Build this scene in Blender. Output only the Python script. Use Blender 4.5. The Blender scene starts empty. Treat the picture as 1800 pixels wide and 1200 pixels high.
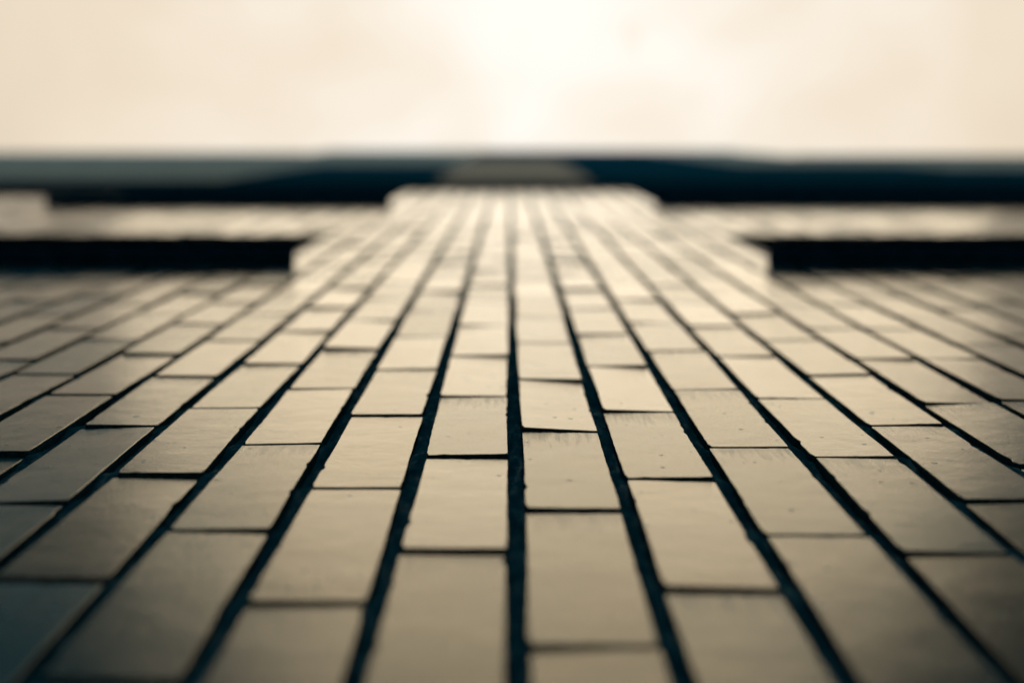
import bpy, bmesh, math, random
from mathutils import Vector, Matrix, noise

random.seed(7)
scene = bpy.context.scene
COL = scene.collection
R = math.radians

# ------------------------------------------------------------------ camera
H = 0.247            # lens to brick face
ZC = 1.6             # lens height above the ground
TH = math.atan(365 / 2500)          # optical axis leans this much towards the wall
cam_d = bpy.data.cameras.new('camera')
cam = bpy.data.objects.new('camera', cam_d)
COL.objects.link(cam)
F = Vector((0, math.sin(TH), math.cos(TH)))
U = Vector((0, -math.cos(TH), math.sin(TH)))
rot = Matrix.Rotation(-0.002, 3, U)
F = rot @ F
RT = F.cross(U)
M = Matrix((RT, U, -F)).transposed().to_4x4()
M.translation = Vector((0, -H, ZC))
cam.matrix_world = M
cam_d.sensor_width = 36
cam_d.lens = 50
cam_d.clip_start = 0.01
cam_d.clip_end = 2000
cam_d.dof.use_dof = True
cam_d.dof.focus_distance = 1.15
cam_d.dof.aperture_fstop = 2.5
scene.camera = cam

# ------------------------------------------------------------------ light
SUN = Vector((0.03, -0.085, 1.0)).normalized()
elev = math.asin(SUN.z)
azim = math.atan2(SUN.x, SUN.y)
world = bpy.data.worlds.new('World')
scene.world = world
world.use_nodes = True
nt = world.node_tree
nt.nodes.clear()
N = lambda t: nt.nodes.new(t)
L = nt.links.new


def ramp(node, stops, interp='EASE'):
    cr = node.color_ramp
    cr.interpolation = interp
    while len(cr.elements) > 1:
        cr.elements.remove(cr.elements[-1])
    for i, (p, c) in enumerate(stops):
        e = cr.elements[0] if i == 0 else cr.elements.new(p)
        e.position = p
        e.color = (*c, 1) if len(c) == 3 else c


out = N('ShaderNodeOutputWorld')
bg = N('ShaderNodeBackground')
sky = N('ShaderNodeTexSky')
sky.sky_type = 'NISHITA'
sky.sun_disc = False
sky.sun_elevation = elev
sky.sun_rotation = azim
skybg = N('ShaderNodeBackground')
skybg.inputs['Strength'].default_value = 0.15
L(sky.outputs[0], skybg.inputs['Color'])
tc = N('ShaderNodeTexCoord')
nrm = N('ShaderNodeVectorMath'); nrm.operation = 'NORMALIZE'
L(tc.outputs['Generated'], nrm.inputs[0])
dt = N('ShaderNodeVectorMath'); dt.operation = 'DOT_PRODUCT'
L(nrm.outputs[0], dt.inputs[0]); dt.inputs[1].default_value = SUN
ac = N('ShaderNodeMath'); ac.operation = 'ARCCOSINE'; ac.use_clamp = False
L(dt.outputs['Value'], ac.inputs[0])
# soft cloud noise bends the fall-off of the glow
nz = N('ShaderNodeTexNoise'); nz.inputs['Scale'].default_value = 8.0
nz.inputs['Detail'].default_value = 3; nz.inputs['Roughness'].default_value = .45
nz.inputs['Distortion'].default_value = .6
L(nrm.outputs[0], nz.inputs['Vector'])
nm = N('ShaderNodeMath'); nm.operation = 'MULTIPLY_ADD'
L(nz.outputs['Fac'], nm.inputs[0]); nm.inputs[1].default_value = .42; nm.inputs[2].default_value = -.21
ad = N('ShaderNodeMath'); ad.operation = 'ADD'
L(ac.outputs[0], ad.inputs[0]); L(nm.outputs[0], ad.inputs[1])
mr = N('ShaderNodeMapRange'); mr.inputs['From Max'].default_value = math.pi / 2
L(ad.outputs[0], mr.inputs['Value'])
rp = N('ShaderNodeValToRGB')
# one small grey wisp right of the glow
wd = N('ShaderNodeVectorMath'); wd.operation = 'DISTANCE'
wsc = N('ShaderNodeMapping'); wsc.inputs['Rotation'].default_value = (0, 0, .5); wsc.inputs['Scale'].default_value = (1.5, .85, 1)
wv = Vector((.0845, -.0645, 1)).normalized()
wr = Matrix.Rotation(.5, 3, 'Z') @ Vector((wv.x * 1.5, wv.y * .85, wv.z))
L(nrm.outputs[0], wsc.inputs['Vector']); L(wsc.outputs[0], wd.inputs[0]); wd.inputs[1].default_value = wr
wm_ = N('ShaderNodeMapRange'); wm_.interpolation_type = 'SMOOTHERSTEP'
wm_.inputs['From Max'].default_value = .017; wm_.inputs['To Min'].default_value = .055; wm_.inputs['To Max'].default_value = 0
L(wd.outputs['Value'], wm_.inputs['Value'])
wa = N('ShaderNodeMath'); wa.operation = 'ADD'
L(mr.outputs[0], wa.inputs[0]); L(wm_.outputs[0], wa.inputs[1])
g = 1 / 90
ramp(rp, [(0, (.85, .815, .765)), (9 * g, (.75, .665, .545)), (20 * g, (.68, .565, .42)), (28 * g, (.58, .51, .41)),
          (44 * g, (.12, .215, .27)), (1, (.085, .21, .29))], 'B_SPLINE')
L(wa.outputs[0], rp.inputs['Fac'])
L(rp.outputs[0], bg.inputs['Color'])
bg.inputs['Strength'].default_value = 2.87
mx = N('ShaderNodeMixShader'); mx.inputs[0].default_value = .94
L(skybg.outputs[0], mx.inputs[1]); L(bg.outputs[0], mx.inputs[2])
L(mx.outputs[0], out.inputs['Surface'])

sd = bpy.data.lights.new('sun', 'SUN')
sd.energy = 0.76
sd.angle = R(34)
sd.color = (1, .86, .64)
so = bpy.data.objects.new('sun', sd)
COL.objects.link(so)
so.rotation_euler = SUN.to_track_quat('Z', 'Y').to_euler()
so.location = (0, -4, 30)

vs = scene.view_settings
vs.view_transform = 'Standard'
vs.look = 'None'
vs.exposure = -1.15
vs.gamma = 1
vs.use_curve_mapping = False


# ------------------------------------------------------------------ materials
def mat(name):
    m = bpy.data.materials.new(name)
    m.use_nodes = True
    t = m.node_tree
    return m, t, t.nodes['Principled BSDF'], t.nodes.new, t.links.new


def brick_material(name, near):
    m, t, b, n, l = mat(name)
    geo = n('ShaderNodeNewGeometry')
    tc = n('ShaderNodeTexCoord')
    oi = n('ShaderNodeObjectInfo')
    off = n('ShaderNodeVectorMath'); off.operation = 'SCALE'
    off.inputs[0].default_value = (13, 7, 19)
    l(geo.outputs['Random Per Island'] if not near else oi.outputs['Random'], off.inputs['Scale'])
    co = n('ShaderNodeVectorMath'); co.operation = 'ADD'
    l(tc.outputs['Object'], co.inputs[0]); l(off.outputs[0], co.inputs[1])
    rnd = oi.outputs['Random'] if near else geo.outputs['Random Per Island']
    # body colour: dark glazed clinker, a little different brick by brick
    cr = n('ShaderNodeValToRGB')
    ramp(cr, [(0, (.070, .064, .050)), (.5, (.098, .087, .065)), (1, (.135, .118, .084))], 'LINEAR')
    l(rnd, cr.inputs['Fac'])
    cl = n('ShaderNodeTexNoise'); cl.inputs['Scale'].default_value = 16; cl.inputs['Detail'].default_value = 5
    l(co.outputs[0], cl.inputs['Vector'])
    mixc = n('ShaderNodeMix'); mixc.data_type = 'RGBA'; mixc.blend_type = 'MULTIPLY'
    mixc.inputs[0].default_value = .55
    clr = n('ShaderNodeValToRGB'); ramp(clr, [(.3, (.66, .70, .72)), (.65, (1.05, 1.03, 1))], 'LINEAR')
    l(cl.outputs['Fac'], clr.inputs['Fac'])
    l(cr.outputs[0], mixc.inputs['A']); l(clr.outputs[0], mixc.inputs['B'])
    col = mixc.outputs['Result']
    rough = n('ShaderNodeMapRange')
    rough.inputs['To Min'].default_value = .12; rough.inputs['To Max'].default_value = .21
    l(cl.outputs['Fac'], rough.inputs['Value'])
    if near:
        # run-off streaks hanging from the upper edge of each brick
        sp = n('ShaderNodeSeparateXYZ'); l(tc.outputs['Object'], sp.inputs[0])
        mp = n('ShaderNodeMapping'); mp.inputs['Scale'].default_value = (260, 40, 22)
        l(co.outputs[0], mp.inputs['Vector'])
        st = n('ShaderNodeTexNoise'); st.inputs['Scale'].default_value = 1; st.inputs['Detail'].default_value = 4
        l(mp.outputs[0], st.inputs['Vector'])
        top = n('ShaderNodeMapRange')
        top.inputs['From Min'].default_value = .04; top.inputs['From Max'].default_value = .122
        top.inputs['To Min'].default_value = -.25; top.inputs['To Max'].default_value = .22
        l(sp.outputs['Z'], top.inputs['Value'])
        sm = n('ShaderNodeMath'); sm.operation = 'ADD'
        l(st.outputs['Fac'], sm.inputs[0]); l(top.outputs[0], sm.inputs[1])
        sr = n('ShaderNodeMapRange'); sr.inputs['From Min'].default_value = .50; sr.inputs['From Max'].default_value = .88
        l(sm.outputs[0], sr.inputs['Value'])
        # sparse pits
        vo = n('ShaderNodeTexVoronoi'); vo.inputs['Scale'].default_value = 75
        l(co.outputs[0], vo.inputs['Vector'])
        vn = n('ShaderNodeTexNoise'); vn.inputs['Scale'].default_value = 30
        l(co.outputs[0], vn.inputs['Vector'])
        vm = n('ShaderNodeMath'); vm.operation = 'MULTIPLY_ADD'
        l(vn.outputs['Fac'], vm.inputs[0]); vm.inputs[1].default_value = -.75; l(vo.outputs['Distance'], vm.inputs[2])
        vr = n('ShaderNodeMapRange'); vr.inputs['From Min'].default_value = -.30; vr.inputs['From Max'].default_value = -.36; vr.inputs['To Max'].default_value = .6
        l(vm.outputs[0], vr.inputs['Value'])
        dirt = n('ShaderNodeMath'); dirt.operation = 'MAXIMUM'
        dk = n('ShaderNodeMath'); dk.operation = 'MULTIPLY'; dk.inputs[1].default_value = .32
        pb = n('ShaderNodeMapRange'); pb.inputs['From Min'].default_value = .25; pb.inputs['From Max'].default_value = .9
        l(oi.outputs['Random'], pb.inputs['Value'])
        pm = n('ShaderNodeMath'); pm.operation = 'MULTIPLY'
        l(sr.outputs[0], pm.inputs[0]); l(pb.outputs[0], pm.inputs[1])
        l(pm.outputs[0], dk.inputs[0])
        l(dk.outputs[0], dirt.inputs[0]); l(vr.outputs[0], dirt.inputs[1])
        m2 = n('ShaderNodeMix'); m2.data_type = 'RGBA'
        l(dirt.outputs[0], m2.inputs[0]); l(col, m2.inputs['A']); m2.inputs['B'].default_value = (.045, .06, .065, 1)
        col = m2.outputs['Result']
        rr = n('ShaderNodeMath'); rr.operation = 'MULTIPLY_ADD'
        l(dirt.outputs[0], rr.inputs[0]); rr.inputs[1].default_value = .25; l(rough.outputs[0], rr.inputs[2])
        l(rr.outputs[0], b.inputs['Roughness'])
        # orange-peel glaze
        b1 = n('ShaderNodeTexNoise'); b1.inputs['Scale'].default_value = 620; b1.inputs['Detail'].default_value = 4
        mpb = n('ShaderNodeMapping'); mpb.inputs['Scale'].default_value = (.8, 1, 1)
        l(co.outputs[0], mpb.inputs['Vector']); l(mpb.outputs[0], b1.inputs['Vector'])
        bp = n('ShaderNodeBump'); bp.inputs['Strength'].default_value = 1; bp.inputs['Distance'].default_value = .00019
        l(b1.outputs['Fac'], bp.inputs['Height'])
        b2 = n('ShaderNodeTexNoise'); b2.inputs['Scale'].default_value = 24; b2.inputs['Detail'].default_value = 2
        l(co.outputs[0], b2.inputs['Vector'])
        bp2 = n('ShaderNodeBump'); bp2.inputs['Strength'].default_value = 1; bp2.inputs['Distance'].default_value = .00045
        l(b2.outputs['Fac'], bp2.inputs['Height']); l(bp.outputs[0], bp2.inputs['Normal'])
        l(bp2.outputs[0], b.inputs['Normal'])
    else:
        l(rough.outputs[0], b.inputs['Roughness'])
    l(col, b.inputs['Base Color'])
    b.inputs['Metallic'].default_value = 1.0
    b.inputs['Specular Tint'].default_value = (1, .95, .86, 1)
    df = n('ShaderNodeBsdfDiffuse'); df.inputs['Color'].default_value = (.075, .50, .70, 1)
    ms = n('ShaderNodeMixShader'); ms.inputs[0].default_value = .22
    fc = n('ShaderNodeMath'); fc.operation = 'MULTIPLY_ADD'
    l(rnd, fc.inputs[0]); fc.inputs[1].default_value = .24; fc.inputs[2].default_value = .07
    if near:
        fd = n('ShaderNodeMath'); fd.operation = 'MULTIPLY_ADD'; fd.use_clamp = True
        l(dirt.outputs[0], fd.inputs[0]); fd.inputs[1].default_value = .5; l(fc.outputs[0], fd.inputs[2])
        fc = fd
    l(fc.outputs[0], ms.inputs[0])
    l(b.outputs[0], ms.inputs[1]); l(df.outputs[0], ms.inputs[2])
    l(ms.outputs[0], t.nodes['Material Output'].inputs['Surface'])
    b.inputs['IOR'].default_value = 1.6
    return m


def plain(name, col, rough=.6, ior=1.45, metallic=0.0, scale=20, var=.3, bump=0.0, spec=.5):
    m, t, b, n, l = mat(name)
    tc = n('ShaderNodeTexCoord')
    nz = n('ShaderNodeTexNoise'); nz.inputs['Scale'].default_value = scale; nz.inputs['Detail'].default_value = 6
    l(tc.outputs['Object'], nz.inputs['Vector'])
    r = n('ShaderNodeValToRGB')
    ramp(r, [(.3, tuple(c * (1 - var) for c in col)), (.7, tuple(c * (1 + var) for c in col))], 'LINEAR')
    l(nz.outputs['Fac'], r.inputs['Fac']); l(r.outputs[0], b.inputs['Base Color'])
    b.inputs['Roughness'].default_value = rough
    b.inputs['IOR'].default_value = ior
    b.inputs['Metallic'].default_value = metallic
    b.inputs['Specular IOR Level'].default_value = spec
    if bump:
        bp = n('ShaderNodeBump'); bp.inputs['Distance'].default_value = bump
        l(nz.outputs['Fac'], bp.inputs['Height']); l(bp.outputs[0], b.inputs['Normal'])
    return m


M_BRICK = brick_material('glazed_brick', True)
M_FIELD = brick_material('glazed_brick_field', False)
M_MORTAR = plain('dark_mortar', (.018, .15, .21), .7, scale=420, var=.8, bump=.0012, spec=0)
M_BODY = plain('unglazed_brick_side', (.02, .07, .09), .95, scale=300, var=.5, spec=0)
M_SLATE = plain('dark_slate', (.006, .06, .11), .8, scale=30, spec=0)
M_FRAME = plain('window_frame_paint', (.006, .016, .028), .5, scale=30, spec=.1)
M_GLASS = plain('window_glass', (.006, .01, .012), .06, scale=3, var=.1)
M_PANEL = plain('dark_cladding', (.008, .11, .175), .7, scale=3, var=.3, spec=0)
M_SHADE_BLOCK = plain('shade_block_teal', (.08, .42, .56), .85, scale=2, var=.2, spec=0)  # for the added left block, mirrored dark in the bricks
M_SHADE_BLOCK_PALE = plain('shade_block_pale', (.52, .62, .60), .85, scale=2, var=.2, spec=0)  # for the added right block, paler so its corner darkens less
M_PALE = plain('grey_cladding', (.70, .72, .64), .7, scale=3, var=.2, spec=0)
M_GLOW_PANEL = plain('glow_reflection_cladding', (.18, .21, .165), .6, scale=3, var=.2, spec=.02)
M_COPING = plain('coping_metal', (.24, .22, .17), .5, scale=5, spec=.3)
M_ASPHALT = plain('pale_paving', (.24, .26, .27), .9, scale=60, bump=.004, spec=.2)


t_ = M_MORTAR.node_tree
rmp = [q for q in t_.nodes if q.type == 'VALTORGB'][0]
ramp(rmp, [(.40, (.006, .085, .13)), (.54, (.02, .15, .21)), (.60, (.09, .22, .27)), (.68, (.24, .36, .39))], 'LINEAR')
nz_ = [q for q in t_.nodes if q.type == 'TEX_NOISE'][0]
mp_ = t_.nodes.new('ShaderNodeMapping'); mp_.inputs['Scale'].default_value = (1, 1, .24)
t_.links.new([q for q in t_.nodes if q.type == 'TEX_COORD'][0].outputs['Object'], mp_.inputs['Vector'])
t_.links.new(mp_.outputs[0], nz_.inputs['Vector'])
nz_.inputs['Scale'].default_value = 125; nz_.inputs['Detail'].default_value = 8; nz_.inputs['Roughness'].default_value = .65


# ------------------------------------------------------------------ mesh helpers
def link(name, me, m, parent=None, loc=None):
    if m is not None and not me.materials:
        me.materials.append(m)
    o = bpy.data.objects.new(name, me)
    COL.objects.link(o)
    if parent is not None:
        o.parent = parent
    if loc is not None:
        o.location = loc
    return o


class MB:
    def __init__(self):
        self.v, self.f = [], []

    def box(self, x0, x1, y0, y1, z0, z1):
        k = len(self.v)
        self.v += [(x0, y0, z0), (x1, y0, z0), (x1, y1, z0), (x0, y1, z0), (x0, y0, z1), (x1, y0, z1), (x1, y1, z1), (x0, y1, z1)]
        self.f += [tuple(k + i for i in q) for q in ((0, 3, 2, 1), (4, 5, 6, 7), (0, 1, 5, 4), (1, 2, 6, 5), (2, 3, 7, 6), (3, 0, 4, 7))]
        return self

    def quad(self, a, b, c, d):
        k = len(self.v)
        self.v += [a, b, c, d]
        self.f.append((k, k + 1, k + 2, k + 3))

    def mesh(self, name, bevel=0):
        me = bpy.data.meshes.new(name)
        me.from_pydata(self.v, [], self.f)
        me.update()
        if bevel:
            bm = bmesh.new(); bm.from_mesh(me)
            bmesh.ops.bevel(bm, geom=bm.edges[:], offset=bevel, segments=2, affect='EDGES', profile=.5)
            bm.to_mesh(me); bm.free()
        return me


# ------------------------------------------------------------------ ground
gm = MB(); gm.quad((-600, -600, 0), (600, -600, 0), (600, 600, 0), (-600, 600, 0))
go = link('ground', gm.mesh('ground'), M_ASPHALT)
go['kind'] = 'structure'

# ------------------------------------------------------------------ two added out-of-view blocks, stepped to darken the corners in the brick reflections
def add_shade_block(side, steps, m, label):
    """added terraced block, out of view, that shades the brick reflections; steps = (inner face, front, height) from the front terrace back"""
    mb = MB()
    ends = [st[1] for st in steps[1:]] + [-34]
    for (xf, yf, h), ye in zip(steps, ends):
        p, q = sorted((side * xf, side * (xf + 12)))
        mb.box(p, q, ye, yf - .004, 0, h)
        mb.box(min(side * (xf - .06), q - .02) if side > 0 else p + .02, q - .02 if side > 0 else side * (xf - .06), ye + .01, yf - .03, h + .003, h + .12)
    o = link('shade_block', mb.mesh('shade_block'), m)
    o['label'] = label
    o['category'] = 'building'
    wm = MB().box(-.05, .03, -.9, 0, 0, 1.5).mesh('window', .01)
    wm.materials.append(M_FRAME)
    pm = MB().box(-.06, .05, -.82, -.08, .08, 1.42).mesh('pane')
    pm.materials.append(M_GLASS)
    for (xf, yf, h), ye in zip(steps, ends):
        y = yf - .15
        while y - .95 > ye:
            z = 1.0
            while z < h - 2:
                link('pane', pm, None, link('window', wm, None, o, (side * xf, y, z)))
                z += 3.2
            y -= 2.6


add_shade_block(-1, [(4.45, -2.2, 15.0), (4.45, -3.0, 17.4), (4.45, -3.9, 19.6), (3.7, -5.1, 21.8)], M_SHADE_BLOCK,
     'added dark teal terraced shade block out of view to the left')
add_shade_block(1, [(4.6, -2.5, 15.0), (4.6, -3.7, 17), (4.6, -5.1, 19), (4.0, -7.0, 21)], M_SHADE_BLOCK_PALE,
     'added pale teal terraced shade block out of view to the right')

# ------------------------------------------------------------------ building
bld = bpy.data.objects.new('brick_building', None)
COL.objects.link(bld)
bld['label'] = 'tall building with tan glazed brick wall, dark window openings and dark upper storeys'
bld['category'] = 'building'

PITCH, BLEN = 0.075, 0.2525
BW, BL = 0.0636, 0.2457           # brick face
X0 = 0.0042                       # centre of the joint in front of the lens
XMAX = 9.6
ZTOP = ZC + 6.40                  # the brick ends here
ZBOT = 0.02

# openings: x0, x1, z0 (sill underside), z1 (lintel)
OPEN = [
    (-1.55, -0.446, ZC + 2.650, ZC + 3.527), (0.542, 2.45, ZC + 2.650, ZC + 3.527),
    (-1.55, -0.446, ZC + 4.890, ZC + 5.748), (0.528, 2.45, ZC + 4.890, ZC + 5.748),
]
for xa, xb in ((-4.0, -2.8), (-6.4, -5.2), (-8.8, -7.6), (3.4, 4.6), (5.9, 7.1), (8.2, 9.3)):
    OPEN += [(xa, xb, ZC + 2.650, ZC + 3.527), (xa, xb, ZC + 4.890, ZC + 5.748)]

# measured height (above the lens) of one head joint for the middle columns
PHASE = {-7: 1.458, -6: 1.086, -5: .939, -4: 1.020, -3: 1.121, -2: .979, -1: 1.076, 0: .917, 1: 1.003, 2: 1.111,
         3: 1.072, 4: .942, 5: 1.297}


def head_joints(k):
    rs = random.Random(1000 + k)
    p = PHASE.get(k)
    p = ZC + (p if p is not None else (k * .0925) % BLEN + rs.uniform(-.02, .02))
    n0 = int(math.ceil((ZBOT - p) / BLEN)) - 1
    zs = []
    z = p + n0 * BLEN
    i = n0
    while z < ZTOP + BLEN:
        zs.append(p + i * BLEN + (rs.uniform(-.004, .004) if i else 0))
        i += 1
        z = p + i * BLEN
    return zs


def cut(x0, x1, z0, z1):
    """the pieces of one brick left by the openings"""
    if not -.446 < (x0 + x1) / 2 < .53:
        z1 = min(z1, ZC + 5.748)
    z1 = min(z1, ZTOP); z0 = max(z0, ZBOT)
    if z1 - z0 < .02:
        return []
    for a, b, c, d in OPEN:
        if x1 > a and x0 < b and z1 > c and z0 < d:
            res = []
            zz0, zz1 = max(z0, c), min(z1, d)
            if z0 < c - .015:
                res += cut(x0, x1, z0, c - .003)
            if z1 > d + .015:
                res += cut(x0, x1, d + .003, z1)
            if x0 < a - .012:
                res += cut(x0, a - .002, zz0, zz1)
            if x1 > b + .012:
                res += cut(b + .002, x1, zz0, zz1)
            return res
    return [(x0, x1, z0, z1)]


bricks = []
kmax = int(XMAX / PITCH)
JOINTS = {}
for k in range(-kmax, kmax):
    xa = X0 + k * PITCH + (PITCH - BW) / 2
    zs = head_joints(k)
    JOINTS[k] = zs
    for za, zb in zip(zs, zs[1:]):
        gap = .0068
        for q in cut(xa, xa + BW, za + gap / 2, zb - gap / 2):
            bricks.append(q)


def seen_size(q):
    x = (q[0] + q[1]) / 2
    a0, a1 = q[2] - ZC, q[3] - ZC
    if a1 < .45:
        return 0
    zm = max((a0 + a1) / 2, .5)
    d = zm * math.cos(TH) + H * math.sin(TH)
    if abs(x) - BW > (.36 + .05) * d:
        return 0
    return (q[1] - q[0]) * (q[3] - q[2]) / d ** 3


order = sorted(bricks, key=seen_size, reverse=True)
single = [q for q in order[:300] if seen_size(q) > 0]
rest = order[len(single):]


def brick_mesh(seed):
    """one fired brick: slightly crooked outline, worn arris, small chips"""
    rs = random.Random(seed)
    hw, hl, cr = BW / 2, BL / 2, .0016
    pts = []

    def side(ax, ay, bx, by, n, nx, ny):
        chip = [(rs.random(), rs.uniform(.012, .03), rs.uniform(.0008, .0026)) for _ in range(rs.choice((0, 1, 2, 2)))]
        ph = rs.uniform(0, 6.3)
        for i in range(n):
            t = i / n
            d = .0003 * math.sin(ph + t * 5) + rs.uniform(0, .00042)
            for c, w, dep in chip:
                d += dep * max(0, 1 - abs(t - c) / w)
            pts.append((ax + (bx - ax) * t + nx * d, ay + (by - ay) * t + ny * d))
    side(-hw + cr, -hl, hw - cr, -hl, 10, 0, 1)
    pts.append((hw - cr * .3, -hl + cr * .3))
    side(hw, -hl + cr, hw, hl - cr, 26, -1, 0)
    pts.append((hw - cr * .3, hl - cr * .3))
    side(hw - cr, hl, -hw + cr, hl, 10, 0, -1)
    pts.append((-hw + cr * .3, hl - cr * .3))
    side(-hw, hl - cr, -hw, -hl + cr, 26, 1, 0)
    n = len(pts)
    v, f = [], []
    for sc, y in ((.0007, 0.0), (.0002, .0002), (0, .0007), (0, .03)):
        for (x, z) in pts:
            v.append((x * (1 - sc / hw), y, z * (1 - sc / hl)))
    f.append(tuple(range(n)))
    for r in range(3):
        for i in range(n):
            j = (i + 1) % n
            f.append((r * n + j, r * n + i, (r + 1) * n + i, (r + 1) * n + j))
    me = bpy.data.meshes.new('brick')
    me.from_pydata(v, [], f)
    me.update()
    for p in me.polygons:
        p.use_smooth = len(p.vertices) == 4
    me.materials.append(M_BRICK)
    me.materials.append(M_BODY)
    for p in me.polygons[1 + 2 * n:]:
        p.material_index = 1
    return me


VAR = [brick_mesh(50 + i) for i in range(12)]
rb = random.Random(21)
for q in single:
    o = link('brick', rb.choice(VAR), None, bld)
    sx, sz = (q[1] - q[0]) / BW, (q[3] - q[2]) / BL
    o.location = ((q[0] + q[1]) / 2 + rb.gauss(0, .0004), rb.gauss(0, .0005), (q[2] + q[3]) / 2)
    o.rotation_euler = (rb.gauss(-.0035, .004), rb.gauss(0, .003), rb.gauss(0, .018))
    o.scale = (sx, 1, sz)

fm = MB()
for (x0, x1, z0, z1) in rest:
    z0, z1 = z0 - .0012, z1 + .0012
    yb = rb.gauss(0, .0004); tx = rb.gauss(0, .0005); tz = rb.gauss(0, .0004)
    k = len(fm.v)
    e = .0012
    for (sx_, sz_) in ((0, 0), (1, 0), (1, 1), (0, 1)):
        fm.v.append((x0 + e if not sx_ else x1 - e, yb + (tx if sx_ else -tx) + (tz if sz_ else -tz), z0 + e if not sz_ else z1 - e))
    for dy in (.0012, .03):
        for (sx_, sz_) in ((0, 0), (1, 0), (1, 1), (0, 1)):
            fm.v.append((x1 if sx_ else x0, yb + dy, z1 if sz_ else z0))
    fm.f.append((k, k + 1, k + 2, k + 3))
    for r_ in (0, 4):
        for i in range(4):
            j = (i + 1) % 4
            fm.f.append((k + r_ + j, k + r_ + i, k + r_ + 4 + i, k + r_ + 4 + j))
bf = link('brickwork', fm.mesh('brickwork'), M_FIELD, bld)
bf['kind'] = 'stuff'
bf.data.materials.append(M_BODY)
for i, p in enumerate(bf.data.polygons):
    if i % 9 > 4:
        p.material_index = 1

# mortar bed behind the bricks, with the openings left out
xs = sorted({-XMAX, XMAX, *[o[0] for o in OPEN], *[o[1] for o in OPEN]})
zs_ = sorted({0.0, ZTOP, *[o[2] for o in OPEN], *[o[3] for o in OPEN]})
mm = MB()
for xa, xb in zip(xs, xs[1:]):
    for za, zb in zip(zs_, zs_[1:]):
        cx, cz = (xa + xb) / 2, (za + zb) / 2
        if any(a < cx < b and c < cz < d for a, b, c, d in OPEN):
            continue
        mm.quad((xa, .009, za), (xb, .009, za), (xb, .009, zb), (xa, .009, zb))
link('mortar_bed', mm.mesh('mortar_bed'), M_MORTAR, bld)

# rough raked joints near the lens: each one has body and lumps
for k in range(-7, 8):
    xc = X0 + k * PITCH
    heads = sorted(JOINTS[k] + JOINTS[k - 1])
    v, f = [], []
    nx = 7
    a = .55
    rows = 0
    while a < 2.3:
        z = ZC + a
        dmin = min(abs(z - hz) for hz in heads)
        lump = max(0, 1 - dmin / .034) * (.75 + .5 * noise.noise(Vector((k * 3.1, 0, z * 9))))
        long_ = noise.noise(Vector((k * 1.7, 4.2, z * 5.0)))
        for i in range(nx):
            t = i / (nx - 1) * 2 - 1
            n1 = noise.noise(Vector((xc * 170 + t * 1.5, 1.3, z * 170)))
            n2 = noise.noise(Vector((xc * 60 + t * .8, 7.7, z * 480)))
            y = .0066 - .0055 * max(0, lump) - .0020 * long_ + .0012 * n1 + .0006 * n2 + .0012 * (abs(t) ** 3)
            v.append((xc + t * .0062, max(y, .0012), z))
        a += .0014 if a < 1.5 else .003
        rows += 1
    for r_ in range(rows - 1):
        for i in range(nx - 1):
            p = r_ * nx + i
            f.append((p, p + 1, p + nx + 1, p + nx))
    me = bpy.data.meshes.new('mortar_joint')
    me.from_pydata(v, [], f); me.update()
    for p in me.polygons:
        p.use_smooth = True
    link('mortar_joint', me, M_MORTAR, bld)

# body of the house behind the facade
body = MB()
body.box(-XMAX + .02, XMAX - .02, .26, 11, 0, ZTOP - .03)
body.box(-XMAX + .02, -2.6, .26, 11, ZTOP - .03, ZC + 18.15)
body.box(-2.6, 3.2, .26, 11, ZTOP - .03, ZC + 20.35)
body.box(3.2, XMAX - .02, .26, 11, ZTOP - .03, ZC + 15.95)
link('rear_wall', body.mesh('rear_wall'), M_PANEL, bld)
sw = MB()
for s in (-1, 1):
    xa, xb = sorted((s * XMAX, s * (XMAX + .12)))
    sw.box(xa, xb, 0.0, 11.02, 0, ZTOP)
link('side_wall', sw.mesh('side_wall'), M_MORTAR, bld)

# windows
SILL_OUT, SILL_T = .033, .04
for (a, b, c, d) in OPEN:
    top = d
    w = MB()                                                   # lining of the opening and its frame
    e = .003
    w.box(a + e, a + .03, .012, .25, c + SILL_T, top - .03)
    w.box(b - .03, b - e, .012, .25, c + SILL_T, top - .03)
    w.box(a + e, b - e, .012, .25, top - .03, top - e)
    fr = .05
    n = max(1, round((b - a) / .62))
    step = (b - a - .06) / n
    w.box(a + .03, b - .03, .10, .15, c + SILL_T + .002, c + SILL_T + fr)
    w.box(a + .03, b - .03, .10, .15, top - .03 - fr, top - .032)
    for i in range(n + 1):
        xm = a + .03 + i * step
        lo = max(a + .031, xm - fr / 2); hi = min(b - .031, xm + fr / 2)
        w.box(lo, hi, .098, .152, c + SILL_T + fr, top - .03 - fr)
    wo = link('window', w.mesh('window'), M_FRAME, bld)
    for i in range(n):
        p = MB().box(a + .03 + i * step + .02, a + .03 + (i + 1) * step - .02, .12, .128, c + SILL_T + fr - .01, top - .03 - fr + .01)
        link('pane', p.mesh('pane'), M_GLASS, wo)
    ov0 = .053 if a == .542 else (.023 if a == .528 else .04)
    s = MB().box(a - ov0, b + .04, -SILL_OUT, .01, c, c + SILL_T)
    s2 = s.mesh('sill', .003)
    link('sill', s2, M_SLATE, wo)
    inner = MB().box(a + e, b - e, .0105, .25, c + .002, c + SILL_T - .002)
    link('sill_board', inner.mesh('sill_board'), M_SLATE, wo)

# string course where brick gives way to cladding
lg = MB().box(-XMAX, XMAX, -.03, .2, ZTOP + .002, ZTOP + .07)
link('ledge', lg.mesh('ledge', .004), M_SLATE, bld)

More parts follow.
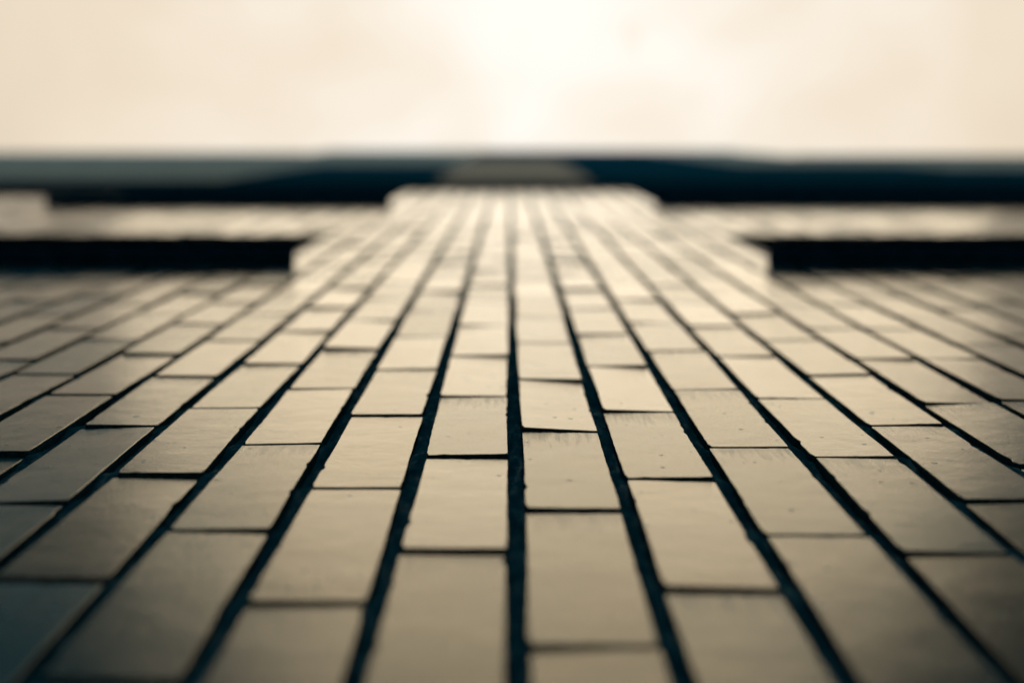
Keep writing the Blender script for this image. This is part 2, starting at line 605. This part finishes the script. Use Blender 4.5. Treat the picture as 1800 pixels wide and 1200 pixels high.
# dark lintel band over the upper windows, either side of the central pier
for xa, xb in ((-XMAX, -.448), (.530, XMAX)):
    lb = MB().box(xa, xb, -.008, .2, ZC + 5.75, ZTOP)
    link('lintel_band', lb.mesh('lintel_band', .003), M_SLATE, bld)

# cladding of the upper storeys, panel by panel
cols = []
edges = [-9.6, -8.4, -7.2, -6.0, -4.8, -3.6, -2.6, -1.55, -.40, .46, 1.9, 3.2, 4.4, 5.6, 6.8, 8.0, 9.6]
rows = [6.475, 7.6, 8.95, 10.3, 11.7, 13.0, 14.4, 16.0, 18.2, 20.4]
meshes = {}
for xa, xb in zip(edges, edges[1:]):
    ztop = 18.2 if xb <= -2.59 else (20.4 if xb <= 3.21 else 16.0)
    for i, (za, zb) in enumerate(zip(rows, rows[1:])):
        if zb > ztop + .01:
            continue
        m = M_PANEL
        xm = (xa + xb) / 2
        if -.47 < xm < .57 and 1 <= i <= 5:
            m = M_GLOW_PANEL  # reflection of the sky glow, put into the colour of the middle panels
        elif (xm < -1.55 and i >= 1) or (xm < -.5 and i >= 4) or (xm > 3.1 and i >= 3) or (xm > 1.8 and i >= 4):
            m = M_PALE
        key = (round(xb - xa, 3), round(zb - za, 3), m.name)
        if key not in meshes:
            w_, h_ = xb - xa, zb - za
            me = MB().box(.006, w_ - .006, 0, .04, .006, h_ - .006).mesh('cladding_panel', .002)
            me.materials.append(m)
            meshes[key] = me
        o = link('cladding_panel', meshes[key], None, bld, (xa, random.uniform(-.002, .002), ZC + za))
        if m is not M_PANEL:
            o['label'] = 'pale grey cladding panel' if m is M_PALE else 'cladding panel with the glow reflection painted in'
cb = MB()
cb.box(-XMAX + .01, -2.602, .05, .255, ZTOP + .071, ZC + 18.18)
cb.box(-2.6, 3.2, .05, .255, ZTOP + .071, ZC + 20.38)
cb.box(3.202, XMAX - .01, .05, .255, ZTOP + .071, ZC + 15.98)
link('cladding_frame', cb.mesh('cladding_frame'), M_PANEL, bld)
# parapet copings on the three roof levels
for xa, xb, zt in ((-XMAX, -2.603, 18.21), (-2.6, 3.2, 20.41), (3.203, XMAX, 16.01)):
    cp = MB().box(xa, xb, -.012, .5, ZC + zt, ZC + zt + .06)
    link('coping', cp.mesh('coping', .008), M_COPING, bld)
